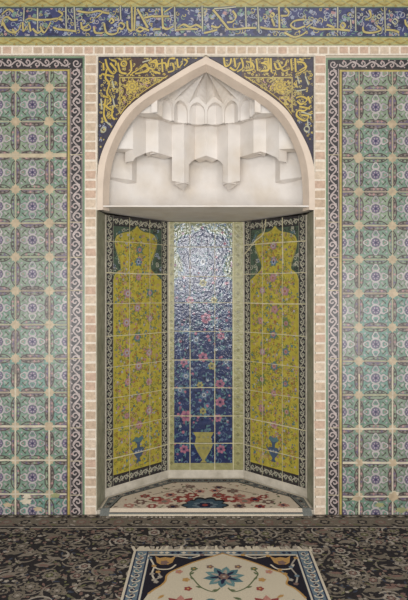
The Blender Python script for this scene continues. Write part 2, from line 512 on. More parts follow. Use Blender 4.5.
# ------------------------------------------------------------------ inscription frieze
def frieze():
    r = random.Random(21)
    t = thing('inscription_frieze', (0, 0, WZ(46)), 'long blue tile frieze with yellow inscription across the top of the wall', 'frieze')
    x0, x1 = -150, 562
    p = PB(wall)
    p.box(x0, 8.0, x1, 38.0, LIFT, 0.012, navy)
    p.setclip([(x0, 8.4), (x1, 8.4), (x1, 37.6), (x0, 37.6)])
    for i in range(1300):                      # background patches, spirals and blossoms
        x = r.uniform(-60, 470); y = r.uniform(9, 37)
        z = r.random()
        if z < .42:
            p.spiral(x, y, r.uniform(1.6, 3.6), r.uniform(.7, 1.2), .8, .0124, r.choice((skyb, skyb, lilac, sage, band, letter2)), r.uniform(0, 6.3), r.choice((-1, 1)))
        elif z < .58:
            p.lobed(x, y, r.uniform(1.2, 2.3), 5, .0126, r.choice((skyb, lilac, rose, teals[1])), .35, r.random())
        elif z < .8:
            p.leaf(x, y, r.uniform(3, 6), r.uniform(.9, 1.6), r.uniform(0, 6.3), .0125, r.choice((skyb, teals[3], lilac)))
        else:
            p.lobed(x, y, r.uniform(2, 3.4), 4, .0122, navy2, .3, r.random())
    p.rect(x0, 8.4, x1, 9.2, .0128, dgreen); p.rect(x0, 36.8, x1, 37.6, .0128, dgreen)
    p.build('blue_ground', t)
    # bands with chevrons
    for y0, y1, off in ((-6, 8.0, 6), (38.0, 46.2, 0)):
        p = PB(wall)
        p.box(x0, y0, x1, y1, LIFT, 0.0122, band)
        p.setclip([(x0, y0), (x1, y0), (x1, y1), (x0, y1)])
        lo, hi = (y0 + 7.5 if y0 < 0 else y0 + 1.8), y1 - 1.6
        p.rect(x0, y0 + .0, x1, y0 + 1.1, .0125, band3); p.rect(x0, y1 - 1.2, x1, y1, .0125, band3)
        x = x0 + off; up = True; pts = []
        while x < x1 + 12:
            pts.append((x, hi if up else lo)); x += 11.0; up = not up
        p.stroke(smooth_pts(pts, 3), 1.5, .0126, band2)
        p.stroke([(a, lo + hi - b) for a, b in smooth_pts(pts, 3)], .7, .0127, band3)
        for i, (a, b) in enumerate(pts):
            p.lobed(a, lo + hi - b + (.5 if b == lo else -.5), 1.5, 4, .0129, band2 if i % 2 else gold, .4)
        p.build('chevron_band', t)
    # lettering, traced stroke by stroke (eight lengths of the band, 52 px each)
    Z = [
     (0, [[(20, 180), (30, 130), (60, 108), (100, 132), (145, 128)], [(30, 150), (55, 205), (105, 232), (150, 212), (168, 170)], [(100, 205), (130, 238)],
          [(183, 150), (190, 222), (216, 180)], [(212, 132), (240, 120), (300, 132), (408, 130)], [(232, 150), (246, 222)], [(320, 185), (350, 232), (382, 190), (402, 150)],
          [(20, 90), (70, 50), (110, 70)], [(300, 40), (300, 212)], [(195, 32), (190, 140)], [(260, 200), (300, 235), (330, 215)]], [8, 9]),
     (51, [[(120, 30), (124, 208)], [(185, 30), (196, 222)], [(0, 130), (50, 122), (92, 132)], [(20, 190), (60, 205), (110, 210), (200, 222)], [(210, 62), (300, 76), (370, 62), (408, 70)],
           [(240, 150), (250, 192), (300, 168)], [(360, 115), (402, 80)], [(340, 188), (352, 232), (408, 236)], [(238, 190), (270, 214), (310, 205)], [(60, 60), (95, 90), (60, 120)]], [0, 1]),
     (102, [[(0, 70), (60, 82)], [(20, 160), (36, 228), (80, 246), (122, 232), (130, 195)], [(60, 150), (75, 120), (95, 145), (70, 160)], [(130, 175), (150, 155), (178, 175), (160, 205), (132, 190)],
            [(200, 140), (206, 200), (236, 222)], [(235, 30), (240, 220)], [(262, 30), (255, 216)], [(145, 20), (150, 130)], [(280, 50), (320, 120), (362, 195)], [(330, 118), (408, 100)],
            [(270, 210), (300, 190), (330, 206), (300, 225), (272, 212)], [(330, 200), (372, 216)]], [7]),
     (153, [[(0, 106), (130, 104)], [(70, 30), (80, 205)], [(170, 30), (176, 222)], [(75, 185), (110, 205), (160, 182)], [(0, 206), (60, 204)], [(196, 196), (240, 168), (290, 188), (340, 172), (384, 196)],
            [(385, 20), (390, 222)], [(90, 72), (152, 32)], [(180, 210), (260, 204), (350, 204)]], [2, 6]),
     (204, [[(70, 52), (130, 125), (190, 202)], [(80, 45), (160, 40), (250, 30)], [(190, 204), (250, 206), (330, 196), (408, 196)], [(180, 152), (225, 145), (250, 105), (222, 60)], [(56, 180), (108, 192), (134, 168)],
            [(0, 236), (60, 222), (104, 210)], [(325, 30), (330, 192)]], [6, 1]),
     (255, [[(185, 30), (190, 202)], [(20, 30), (30, 230)], [(236, 40), (262, 70), (250, 98), (200, 100)], [(118, 95), (132, 78), (148, 95), (130, 110), (118, 95)], [(384, 128), (310, 140), (278, 174), (322, 202), (392, 180)],
            [(40, 190), (100, 202), (200, 206), (284, 206)], [(228, 230), (300, 266), (360, 252), (408, 220)], [(130, 122), (152, 182)], [(338, 220), (352, 228)]], [1]),
     (306, [[(245, 30), (245, 232)], [(385, 30), (386, 222)], [(30, 190), (100, 206), (160, 204), (240, 206), (340, 216)], [(160, 170), (220, 192)], [(264, 178), (285, 155), (305, 178), (286, 196), (264, 178)], [(345, 130), (350, 200)], [(0, 192), (32, 170)]], [0, 1, 5]),
     (356, [[(220, 30), (226, 232)], [(50, 188), (60, 226), (130, 232), (192, 210), (160, 178)], [(230, 210), (300, 216), (332, 232)], [(278, 145), (300, 124), (322, 145), (302, 166), (278, 145)], [(158, 105), (175, 90), (192, 105), (176, 122), (158, 105)],
            [(100, 58), (112, 108), (70, 132)], [(380, 130), (386, 165), (410, 190)]], [0, 3, 4]),
    ]
    for x0z, ss, pale in Z:
        p = PB(wall)
        for i, s in enumerate(ss):
            pts = smooth_pts([(x0z + a / 7.85, 4 + b / 7.85) for a, b in s], 4)
            p.stroke(pts, 2.8, .0131, navy2, nib=-0.9)
            p.stroke(pts, 1.9 if i not in pale else 1.4, .0134, letter if i not in pale else letter2, nib=-0.9)
        p.build('lettering', t)


frieze()

# ------------------------------------------------------------------ spandrel panels above the arch
def spandrel(sg, label, strokes, pale_strokes, seed):
    r = random.Random(seed)
    X = lambda dx: AX + sg * dx
    t = thing('spandrel_panel', (WX(X(85)), 0, WZ(100)), label, 'tile panel', 'spandrel panels above the niche arch')
    white = glaze('glaze_white_edge', (186, 176, 160), rough=.6)
    p = PB(wall)
    p.prism([(X(107.4), 56.0), (X(109), 56.0), (X(109), 175), (X(108.2), 170)], LIFT, 0.0128, white)
    p.prism([(X(0), 55.6), (X(107.4), 55.6), (X(107.4), 57.4), (X(3), 57.4)], LIFT, 0.0128, white)
    p.build('white_frame', t)
    p = PB(wall)
    xs = [3 + (107.4 - 3) * i / 48 for i in range(49)]
    for a, b in zip(xs[:-1], xs[1:]):
        ya, yb = arch_y(a) - .2, arch_y(b) - .2
        if ya < 57.4:
            ya = 57.5
        p.prism([(X(a), 57.4), (X(b), 57.4), (X(b), max(yb, 57.6)), (X(a), ya)], LIFT, 0.0115, night if b > 88 or ya < 77 else brown)
    shape = [(X(a), 57.6) for a in xs] + [(X(a), arch_y(a) - 1.0) for a in reversed(xs)]
    for i in range(1300):
        dx = r.uniform(10, 106); y = r.uniform(58, 160)
        if not inside((X(dx), y), shape) or (y > 78 and dx < 87):
            continue
        if arch_y(dx) - y < 3.5:
            continue
        if r.random() < .6:
            p.spiral(X(dx), y, r.uniform(1.1, 2.1), .9, .85, .0120, r.choice((night, gold, gold, band2, bright) if y < 122 else (skyb, night, navy, night)), r.uniform(0, 6.3))
        else:
            p.lobed(X(dx), y, r.uniform(.8, 1.5), 5, .0121, r.choice((night, band2, gold)), .3)
    p.rect(X(107.2), 57.6, X(106.4), 160, .0122, black); p.rect(X(6), 57.6, X(107.2), 58.6, .0122, black)
    for x0, y0, sc, ss in pale_strokes:
        for s in ss:
            p.stroke(smooth_pts([(x0 + a / sc, y0 + b / sc) for a, b in s], 4), 1.3, .0134, letter2, nib=-.8)
    p.build('blue_ground', t)
    # triangular inset with medallion
    tri = [(87, 77)] + [(87 - (87 - 42) * i / 10, None) for i in range(11)]
    p = PB(wall)
    hyp = [(X(dx), arch_y(dx) - 1.6) for dx in [86.8 - (86.8 - 36) * i / 14 for i in range(15)]]
    hyp = [h for h in hyp if h[1] > 77.2]
    tri = [(X(87), 77)] + hyp + [(hyp[-1][0], 77)]
    for a, b in zip(hyp[:-1], hyp[1:]):
        p.prism([(a[0], 77), (b[0], 77), b, a], .0115, 0.0124, brown)
    p.stroke([(X(86), 78.4), (hyp[-1][0], 78.4)], 1.1, .0130, gold)
    p.stroke([(X(85.8), 78), (X(85.8), 113)], 1.1, .0130, gold)
    p.stroke([(a - sg * 1.4, b - 2.0) for a, b in hyp], .8, .0130, bright)
    for i in range(380):
        dx = r.uniform(36, 86); y = r.uniform(79, 117)
        if not inside((X(dx), y), tri) or arch_y(dx) - y < 3.2 or math.hypot(dx - 74, y - 87.5) < 6:
            continue
        if r.random() < .7:
            p.spiral(X(dx), y, r.uniform(1.4, 2.6), .9, .8, .0129, r.choice((bright, gold, gold, band2)), r.uniform(0, 6.3), r.choice((-1, 1)))
        else:
            p.leaf(X(dx), y, r.uniform(2, 3.5), 1.0, r.uniform(0, 6.3), .0131, r.choice((bright, rose, gold)))
    ins = p.build('corner_inset', t)
    p = PB(wall)
    cx, cy = X(73.5), 87.5
    p.lobed(cx, cy, 7.6, 8, .0134, band2, .2); p.lobed(cx, cy, 6.8, 8, .0137, bright, .22, .2)
    p.ring(cx, cy, 4.4, .8, .0140, band2, 16); p.lobed(cx, cy, 3.0, 6, .0140, band2, .35); p.disc(cx, cy, 1.2, .0143, bright)
    for q in range(8):
        p.leaf(cx + 4.6 * math.cos(q * PI / 4), cy + 4.6 * math.sin(q * PI / 4), 2.2, .8, q * PI / 4, .0141, brown)
    p.build('medallion', ins)
    for x0, y0, sc, ss in strokes:
        p = PB(wall)
        for s in ss:
            p.stroke(smooth_pts([(x0 + a / sc, y0 + b / sc) for a, b in s], 4), 3.0, .0132, night, nib=-.8)
            p.stroke(smooth_pts([(x0 + a / sc, y0 + b / sc) for a, b in s], 4), 1.8, .0136, bright, nib=-.8)
        p.build('lettering', t)


def circ(x, y, r): return [(x + r * math.cos(i * PI / 4), y + r * math.sin(i * PI / 4)) for i in range(9)]


LS = [(97, 55, 6.8, [[(60, 34), (75, 90), (110, 132), (132, 110), (92, 60)], [(70, 100), (60, 160), (86, 200), (70, 260), (90, 300)], [(40, 135), (110, 150)], [(104, 170), (70, 205)],
                     [(145, 60), (160, 120), (200, 132)], circ(185, 65, 18), [(230, 42), (235, 110), (208, 140)], [(240, 130), (290, 100), (330, 68), (346, 100), (300, 126), (260, 132)],
                     [(350, 92), (390, 100), (400, 60), (370, 55)], [(376, 112), (408, 130)], [(100, 40), (130, 50), (128, 80)], [(45, 60), (48, 110)]]),
      (140, 55, 6.8, [[(70, 60), (110, 40), (120, 90)], [(108, 72), (170, 60), (182, 102)], [(150, 32), (155, 122)], [(190, 90), (200, 34), (240, 30)], [(222, 60), (232, 108), (190, 122)],
                      [(252, 32), (262, 90), (290, 60)], [(300, 34), (322, 50), (300, 80)], [(0, 100), (40, 80), (60, 110), (20, 126)], [(80, 112), (140, 132)]]),
      (97, 95, 9.2, [[(100, 0), (130, 60), (90, 110), (150, 160), (100, 220)], [(60, 90), (110, 130)], [(150, 120), (140, 200), (168, 232)], [(82, 40), (66, 180), (90, 250)], [(70, 20), (120, 30)]])]
LP = [(97, 95, 9.2, [[(75, 240), (130, 286)], circ(62, 325, 22), [(150, 40), (165, 110)], [(40, 40), (50, 140)]]), (97, 55, 6.8, [[(310, 55), (360, 40)], [(105, 180), (120, 230)]])]
RS = [(212, 55, 6.8, [[(80, 24), (90, 80), (120, 70), (130, 32)], [(120, 90), (160, 110), (190, 60)], [(150, 26), (160, 90)], [(200, 32), (210, 90), (170, 120)], [(230, 50), (270, 60), (282, 100), (230, 112)],
                      [(260, 26), (265, 90)], [(300, 32), (310, 112)], [(330, 60), (370, 70), (382, 110), (340, 112)], [(380, 26), (390, 102)]]),
      (255, 55, 6.8, [[(50, 60), (80, 50), (92, 100), (40, 116)], [(105, 28), (110, 122)], [(130, 60), (150, 102), (200, 80), (212, 50)], [(160, 60), (190, 112), (232, 100)],
                      [(242, 32), (250, 112)], [(270, 28), (275, 122)], [(285, 52), (330, 60), (342, 100), (290, 132)], [(300, 32), (322, 42)], [(352, 80), (300, 112)]]),
      (275, 95, 9.2, [[(190, 34), (240, 20), (292, 50), (240, 92), (200, 60)], [(330, 100), (270, 150), (210, 150), (198, 200), (270, 242), (304, 200), (240, 190)], [(300, 20), (322, 80)], [(220, 112), (320, 132)]])]
RP = [(275, 95, 9.2, [circ(290, 318, 24), [(295, 230), (300, 290)], [(240, 160), (330, 190)]]), (255, 55, 6.8, [[(285, 150), (300, 200)], [(340, 150), (362, 210)], [(280, 250), (340, 240)]])]
spandrel(-1, 'dark blue and yellow script spandrel above the left side of the arch', LS, LP, 31)
spandrel(1, 'dark blue and yellow script spandrel above the right side of the arch', RS, RP, 32)

# ------------------------------------------------------------------ niche: plan
D1, D2 = 0.19, 0.587
XF, XJ, XB = 0.694, 0.677, 0.278
ZS, ZT = 0.034, 1.945            # niche floor, underside of the ledge
ZP = 0.103                      # top of the plinth


def slab_frame(P0, P1):
    d = (P1 - P0); Ln = d.length; d /= Ln
    n = Vector((d.y, -d.x, 0))
    if n.dot(Vector((0, -2, 0)) - (P0 + P1) / 2) < 0:
        n = -n
    return (lambda u, v, h: P0 + d * u + n * h + Vector((0, 0, v))), Ln


niche_floor = PB()
niche_floor.prism([(-XF, 0.0), (XF, 0.0), (XJ, D1), (XB, D2), (-XB, D2), (-XJ, D1)], 0.0, ZS, limewash, True)
niche_floor.build('trim_4', kind='structure')

marble = mat('jamb_green_marble', (152, 150, 130), rough=0.5, var=0.18, vscale=25, bump=0.1, dirt=(118, 120, 100), dscale=7, damt=0.7)
for sg, nm in ((-1, 'left'), (1, 'right')):
    fr, Ln = slab_frame(Vector((sg * XF, -0.011, 0)), Vector((sg * XJ, D1, 0)))
    t = thing('jamb_slab', (sg * XF, 0.09, ZS), 'narrow grey-green stone jamb lining the %s side of the niche opening' % nm, 'jamb', 'stone jambs of the niche')
    p = PB(fr); p.box(0, ZS, Ln, ZT, -0.004, 0.0, marble, True)
    p.build('stone_face', t)
    p = PB(fr)
    p.box(0.0, ZS, 0.012, ZT, 0.0, 0.003, mat('jamb_arris', (140, 132, 112), rough=.7, var=.15))
    p.build('front_edge', t)

# plinth strips
for k, (a, b) in enumerate((((-XJ, D1), (-XB, D2)), ((-XB, D2), (XB, D2)), ((XB, D2), (XJ, D1)))):
    fr, Ln = slab_frame(Vector((a[0], a[1], 0)), Vector((b[0], b[1], 0)))
    p = PB(fr); p.box(0.0, ZS, Ln, ZP, -0.02, 0.0, limewash, True)
    p.build('baseboard_%s' % ('left', 'back', 'right')[k], kind='structure')

# ------------------------------------------------------------------ niche side panels (yellow)
yel = [glaze('glaze_mustard_%d' % i, c, bump=.15, spec=.3) for i, c in enumerate(((160, 147, 60), (152, 139, 56)))]
ycurl = glaze('glaze_olive_curl', (102, 104, 56)); ycurl2 = glaze('glaze_moss', (96, 112, 66)); ybrown = glaze('glaze_sienna', (138, 98, 56))
pink = glaze('glaze_pink', (150, 112, 116)); tealblue = glaze('glaze_teal_blue', (78, 106, 112)); white_s = glaze('glaze_white_scroll', (156, 152, 136))
corner_g = glaze('glaze_corner_green', (104, 122, 98)); gline = glaze('grout_pale', (186, 178, 146), rough=.7, spec=.2)


def flower(p, x, y, r, h, a, b, c, n=6, rot=0.0):
    p.lobed(x, y, r, n, h, a, .32, rot); p.lobed(x, y, r * .6, n, h + .0003, b, .3, rot + .4); p.disc(x, y, r * .25, h + .0006, c, 6)


def yellow_panel(sg, label, seed):
    r = random.Random(seed)
    fr, Ln = slab_frame(Vector((sg * XJ, D1, 0)), Vector((sg * XB, D2, 0)))
    U = 1 / PPM

    def L(px, py):     # a photo pixel on the left-hand panel -> (along, height)
        lo, hi = -.2, 1.2
        for _ in range(40):
            m = (lo + hi) / 2; X = -XJ + (XJ - XB) * m; d = D1 + (D2 - D1) * m
            if 206 + PPM * X / (1 + d / D) < px: lo = m
            else: hi = m
        d = D1 + (D2 - D1) * lo
        return (lo * Ln, CZ + (290 - py) * (1 + d / D) / PPM)
    t = thing('arabesque_panel', (sg * (XJ + XB) / 2, (D1 + D2) / 2, ZP), label, 'tile panel', 'yellow tile panels inside the niche')
    bw = 0.068
    z0, z1 = ZP, ZT - .004
    e = 0.0
    # scroll border: four strips
    p = PB(fr)
    fld = (bw, z0 + .075, Ln - bw, z1 - .068)
    ins = .008
    for x0, y0, x1, y1 in ((ins, z0, bw, z1), (Ln - bw, z0, Ln - ins, z1), (bw, z0, Ln - bw, fld[1]), (bw, fld[3], Ln - bw, z1)):
        p.box(x0, y0, x1, y1, -0.015, 0.0, black, True)
    sw = bw - .02
    for x0, y0, x1, y1 in ((ins + .006, z0, bw - .006, z1), (Ln - bw + .006, z0, Ln - ins - .006, z1), (bw, z0 + .012, Ln - bw, fld[1] - .008), (bw, fld[3] + .006, Ln - bw, z1 - .008)):
        scroll_strip(p, x0, y0, x1, y1, .0004, sw, .044, .0078, white_s, corner_g)
    for x in (ins + .002, Ln - ins - .004, bw - .004, Ln - bw + .001):
        p.rect(x, z0, x + .003, z1, .0006, white_s)
    p.build('scroll_border', t)
    # pale rebate at the two long edges
    p = PB(fr)
    p.box(0, z0, ins, z1, -0.015, 0.002, limewash, True); p.box(Ln - ins, z0, Ln, z1, -0.015, 0.002, limewash, True)
    p.build('edge_strip', t)
    # green corners behind the cartouche
    p = PB(fr)
    zc = L(137, 281)[1]
    p.box(fld[0], zc, fld[2], fld[3], -0.015, 0.0, dgreen, True)
    p.setclip([(fld[0], zc), (fld[2], zc), (fld[2], fld[3]), (fld[0], fld[3])])
    for i in range(150):
        x = r.uniform(fld[0], fld[2]); z = r.uniform(zc, fld[3])
        p.spiral(x, z, r.uniform(.012, .02), 1.0, .0055, .0003, r.choice((black, black, white_s, white_s, corner_g, skyb)), r.uniform(0, 6.3))
    for x in (fld[0] + .06, fld[2] - .06):
        flower(p, x, fld[3] - .06, .03, .0006, tealblue, white_s, dgreen)
    p.build('corner_field', t)
    # cartouche
    half_l = [(112, 279.5), (112.5, 276), (116, 272), (120.5, 268), (120, 262), (117, 252), (114.6, 243), (116, 236), (122, 232.5), (130, 231), (134, 228.5), (137, 225.5)]
    half_r = [(137, 225.5), (140, 229), (144, 231.5), (151, 233), (156, 237), (157, 244), (154.5, 253), (151.5, 262), (151, 268), (154, 272), (158, 276), (158.5, 279.5)]
    top = [L(*q) for q in half_l + half_r[1:]]
    zc2 = L(137, 279)[1]
    top = [(min(max(u, fld[0] + .001), fld[2] - .001), z) for u, z in top]
    top[0] = (fld[0], zc2); top[-1] = (fld[2], zc2)
    p = PB(fr)
    p.box(fld[0], fld[1], fld[2], zc2, -0.015, 0.0006, yel[0], True)
    up = smooth_pts(top, 3)
    p.poly(up, .0008, yel[0])
    p.stroke(up, .007, .0012, dgreen)
    p.stroke([(a * .985 + Ln / 2 * .015, b - .012) for a, b in up], .004, .0012, gold)
    shape = [(fld[0], fld[1])] + up + [(fld[2], fld[1])]
    shape = [(fld[0] + .004, fld[1] + .004), (fld[0] + .004, zc2)] + up[1:-1] + [(fld[2] - .004, zc2), (fld[2] - .004, fld[1] + .004)]
    pts = []
    tries = 0
    while len(pts) < 1700 and tries < 15000:      # curls and leaves of the arabesque
        tries += 1
        x = r.uniform(fld[0] + .015, fld[2] - .015); z = r.uniform(fld[1] + .015, fld[3] - .03)
        if inside((x, z), shape) and inside((x, z + .018), shape) and inside((x - .012, z), shape) and inside((x + .012, z), shape):
            pts.append((x, z))
    for i, (x, z) in enumerate(pts):
        q = r.random()
        if q < .42:
            p.spiral(x, z, r.uniform(.010, .017), .9, .0042, .0012, r.choice((ycurl, ycurl, ycurl2, ybrown, pink)), r.uniform(0, 6.3), r.choice((-1, 1)), 8)
        elif q < .8:
            p.leaf(x, z, r.uniform(.014, .026), .008, r.uniform(0, 6.3), .0014, r.choice((ycurl, ycurl2, ybrown, tealblue, gold)))
        else:
            p.lobed(x, z, r.uniform(.006, .010), 5, .0016, r.choice((pink, ybrown, tealblue, gold, lilac)), .3)
    # larger blossoms along the axis and to both sides
    z = fld[1] + .30; k = 0; cx = (fld[0] + fld[2]) / 2
    while z < fld[3] - .10:
        narrow = z > zc2 - .02
        for off in ((0,) if k % 2 == 0 or narrow else (-.105, .105)):
            rr = r.uniform(.024, .036)
            a, b = r.choice(((pink, lilac), (pink, rose), (pink, rose), (ycurl2, pink), (pink, lilac), (ycurl2, rose), (tealblue, pink), (rose, pink)))
            x = cx + off + r.uniform(-.012, .012); zz = z + r.uniform(-.02, .02)
            for q in range(4):
                p.leaf(x, zz, rr * 1.7, .014, q * PI / 2 + r.random(), .0018, ycurl2)
            flower(p, x, zz, rr, .002, a, b, ybrown, r.choice((5, 6, 8)), r.random())
        z += .105; k += 1
    flower(p, cx, L(139, 262)[1], .032, .0024, tealblue, skyb, navy2, 6)
    p.build('yellow_field', t)
    # vase
    p = PB(fr)
    vz = L(137, 462)[1]; k = U * 1.2
    V = lambda a, b: (cx + a * k, vz + b * k)
    vz2 = tealblue; vb = glaze('glaze_vase_blue', (62, 78, 100))
    p.poly([V(-3, 0), V(3, 0), V(1.2, 3), V(5, 7.5), V(6.5, 11), V(5, 13), V(2, 13.4), V(-2, 13.4), V(-5, 13), V(-6.5, 11), V(-5, 7.5), V(-1.2, 3)], .0026, vb)
    p.poly([V(-1.6, 13), V(1.6, 13), V(1.8, 17), V(4.2, 19), V(-4.2, 19), V(-1.8, 17)], .0026, vb)
    p.poly([V(-6, 20), V(0, 18), V(6, 20), V(4, 23.5), V(0, 22), V(-4, 23.5)], .0026, vz2)
    p.stroke([V(-6.5, 11), V(-8.5, 13.5), V(-7, 15.5)], .9 * k, .0026, vb); p.stroke([V(6.5, 11), V(8.5, 13.5), V(7, 15.5)], .9 * k, .0026, vb)
    for a, b in ((0, 10), (-3, 9.5), (3, 9.5)):
        x, y = V(a, b); p.lobed(x, y, 1.2 * k, 5, .0029, skyb, .3)
    p.build('vase_motif', t)
    # tile joints
    p = PB(fr)
    for py in (243, 273.5, 303.5, 334, 364, 394, 424, 452):
        zz = L(137, py)[1]
        p.stroke([(ins, zz + r.uniform(-.003, .003)), (Ln * .5, zz + r.uniform(-.004, .004)), (Ln - ins, zz)], r.choice((.004, .005, .007)), .0034, gline)
    for f in (.36, .68):
        p.stroke([(Ln * f, z0), (Ln * f + r.uniform(-.004, .004), 1.0), (Ln * f, z1)], .0042, .0034, gline)
    if sg > 0:      # mended crack across the upper corner
        p.stroke(smooth_pts([(Ln * .98, 1.70), (Ln * .9, 1.735), (Ln * .80, 1.79), (Ln * .66, 1.84), (Ln * .62, z1)], 4), .009, .0037, gline)
        p.stroke([(Ln * .36, z1), (Ln * .35, 1.62)], .008, .0037, gline)
    p.build('tile_joints', t)


yellow_panel(-1, 'yellow arabesque tile panel on the left side inside the niche', 41)
yellow_panel(1, 'yellow arabesque tile panel on the right side inside the niche', 42)

# ------------------------------------------------------------------ niche back panel (blue)
def back_panel():
    r = random.Random(51)
    B = dict(rough=.16, bump=.26, bscale=50)
    bl = glaze('glaze_cobalt', (38, 48, 82), **B); bl2 = glaze('glaze_night', (28, 36, 58), **B); bs = glaze('glaze_blue_scroll', (80, 98, 124), **B)
    bt = glaze('glaze_blue_teal', (78, 108, 114), **B); bp_ = glaze('glaze_blue_pink', (148, 96, 112), **B); by = glaze('glaze_blue_yellow', (138, 130, 76), **B)
    ol = glaze('glaze_olive', (136, 132, 88), bump=.4, bscale=42); ol2 = glaze('glaze_olive_dark', (112, 108, 70), bump=.4, bscale=42); og = glaze('glaze_olive_green', (104, 112, 84), **B)
    bp2 = glaze('glaze_blue_mauve', (116, 78, 100), **B); bw_ = glaze('glaze_blue_white', (140, 146, 150), **B)
    fr = lambda u, v, h: Vector((u, D2 - h, v))
    k = (1 + D2 / D) / PPM
    P = lambda px, py: ((px - 206) * k, CZ + (290 - py) * k)
    t = thing('arabesque_panel', (0, D2, ZP), 'dark blue floral tile panel on the back face of the niche', 'tile panel')
    x0, x1, z0, z1 = -XB + .001, XB - .001, ZP, ZT - .004
    fx0, fz0 = P(174.2, 463); fx1, fz1 = P(232.4, 223.5)
    p = PB(fr)
    for a, b, c, d in ((x0, z0, fx0, z1), (fx1, z0, x1, z1), (fx0, z0, fx1, fz0), (fx0, fz1, fx1, z1)):
        p.box(a, b, c, d, -0.015, 0.0, ol, True)
    for a, b, c, d in ((x0, z0, fx0, z1), (fx1, z0, x1, z1)):
        z = z0 + .05
        while z < z1:
            p.lobed((a + c) / 2, z, .014, 4, .0004, ol2, .4); z += .07
        p.rect(a + .004, z0, a + .010, z1, .0005, gline)
    p.build('olive_border', t)
    p = PB(fr)
    p.box(fx0, fz0, fx1, fz1, -0.015, 0.0, bl, True)
    p.setclip([(fx0, fz0), (fx1, fz0), (fx1, fz1), (fx0, fz1)])
    # olive-green corner fields above the shoulders of the cartouche
    sh = [(174, 281), (176, 279), (180, 276), (183.5, 271), (182, 262), (178, 252), (177, 244), (181, 237), (190, 234), (198, 231), (203.3, 226)]
    for s in (-1, 1):
        q = [P(x if s < 0 else 406.6 - x, y) for x, y in smooth_pts(sh, 3)]
        edge = fx0 if s < 0 else fx1
        for a, b in zip(q[:-1], q[1:]):
            p.poly([(edge, a[1]), a, b, (edge, b[1])], .0004, og)
        p.poly([(edge, q[-1][1]), q[-1], (q[-1][0], fz1), (edge, fz1)], .0004, og)
        p.stroke(q, .008, .0008, bt)
    for i in range(950):
        x = r.uniform(fx0, fx1); z = r.uniform(fz0, fz1); q = r.random()
        if q < .4:
            p.spiral(x, z, r.uniform(.012, .022), .9, .0052, .0012, r.choice((bs, bs, bt, bl2)), r.uniform(0, 6.3), r.choice((-1, 1)), 8)
        elif q < .75:
            p.leaf(x, z, r.uniform(.022, .038), .013, r.uniform(0, 6.3), .0014, r.choice((bs, bt, bt, bt, bl2, bl2)))
        else:
            p.lobed(x, z, r.uniform(.007, .013), 5, .0016, r.choice((bs, bw_, bp_, bt, bp2)), .3)
    fl = [(203, 357, 5, 1), (212, 366, 4, 2), (184, 362, 4, 1), (220, 384, 5, 1), (200, 385, 3.5, 2), (186, 376, 4, 3), (186, 416, 6, 1), (220, 402, 5, 1), (204, 395, 4, 3), (203, 411, 3.5, 2),
          (218, 418, 4, 1), (184, 449, 4.5, 1), (221, 449, 4.5, 1), (206, 318, 5.5, 1), (190, 300, 4, 1), (214, 300, 3.5, 2), (203, 262, 5, 3), (186, 330, 4, 3), (221, 336, 4, 1), (196, 340, 4, 3), (216, 322, 3.5, 3), (203, 283, 4, 2), (180, 390, 3.5, 3), (226, 362, 3.5, 3)]
    for px, py, rr, c in fl:
        x, z = P(px, py)
        for q in range(4):
            p.leaf(x, z, rr * k * 1.8, .016, q * PI / 2 + r.random(), .0018, bt)
        flower(p, x, z, rr * k, .0021, (bp_, by, bs)[c - 1], (bp2, ol2, bw_)[c - 1], bl2, 6, r.random())
    p.build('blue_field', t)
    # vase
    p = PB(fr)
    Q = lambda *a: [P(x, y) for x, y in a]
    p.poly(Q((194, 444), (213, 444), (210, 451), (204.6, 460), (207, 462.4), (200, 462.4), (202.4, 460), (197, 451)), .0028, by)
    p.poly(Q((195, 442.6), (212, 442.6), (211, 437), (214, 432), (193, 432), (196, 437)), .0028, by)
    for c in (199, 203.5, 208):
        x, z = P(c, 448); p.lobed(x, z, 1.8 * k, 5, .0031, ol2, .3)
        x, z = P(c, 437); p.disc(x, z, 1.3 * k, .0031, ol2, 8)
    for s in (-1, 1):
        p.stroke(smooth_pts(Q((203.5 + s * 9, 444), (203.5 + s * 13, 441), (203.5 + s * 14, 436), (203.5 + s * 11, 434)), 4), .011, .0028, bl2)
    p.build('vase_motif', t)
    p = PB(fr)
    for py in (247, 276, 303, 331, 360, 388, 415.7, 443):
        z = P(0, py)[1]
        p.stroke([(x0, z), (0, z + r.uniform(-.004, .004)), (x1, z)], .0055 if py > 350 else .004, .0034, gline)
    for px in (190, 214.8):
        x = P(px, 0)[0]
        p.stroke([(x, z0), (x + r.uniform(-.004, .004), 1.0)], .0055, .0034, gline); p.stroke([(x, 1.0), (x, z1)], .003, .0034, gline)
    p.build('tile_joints', t)


back_panel()

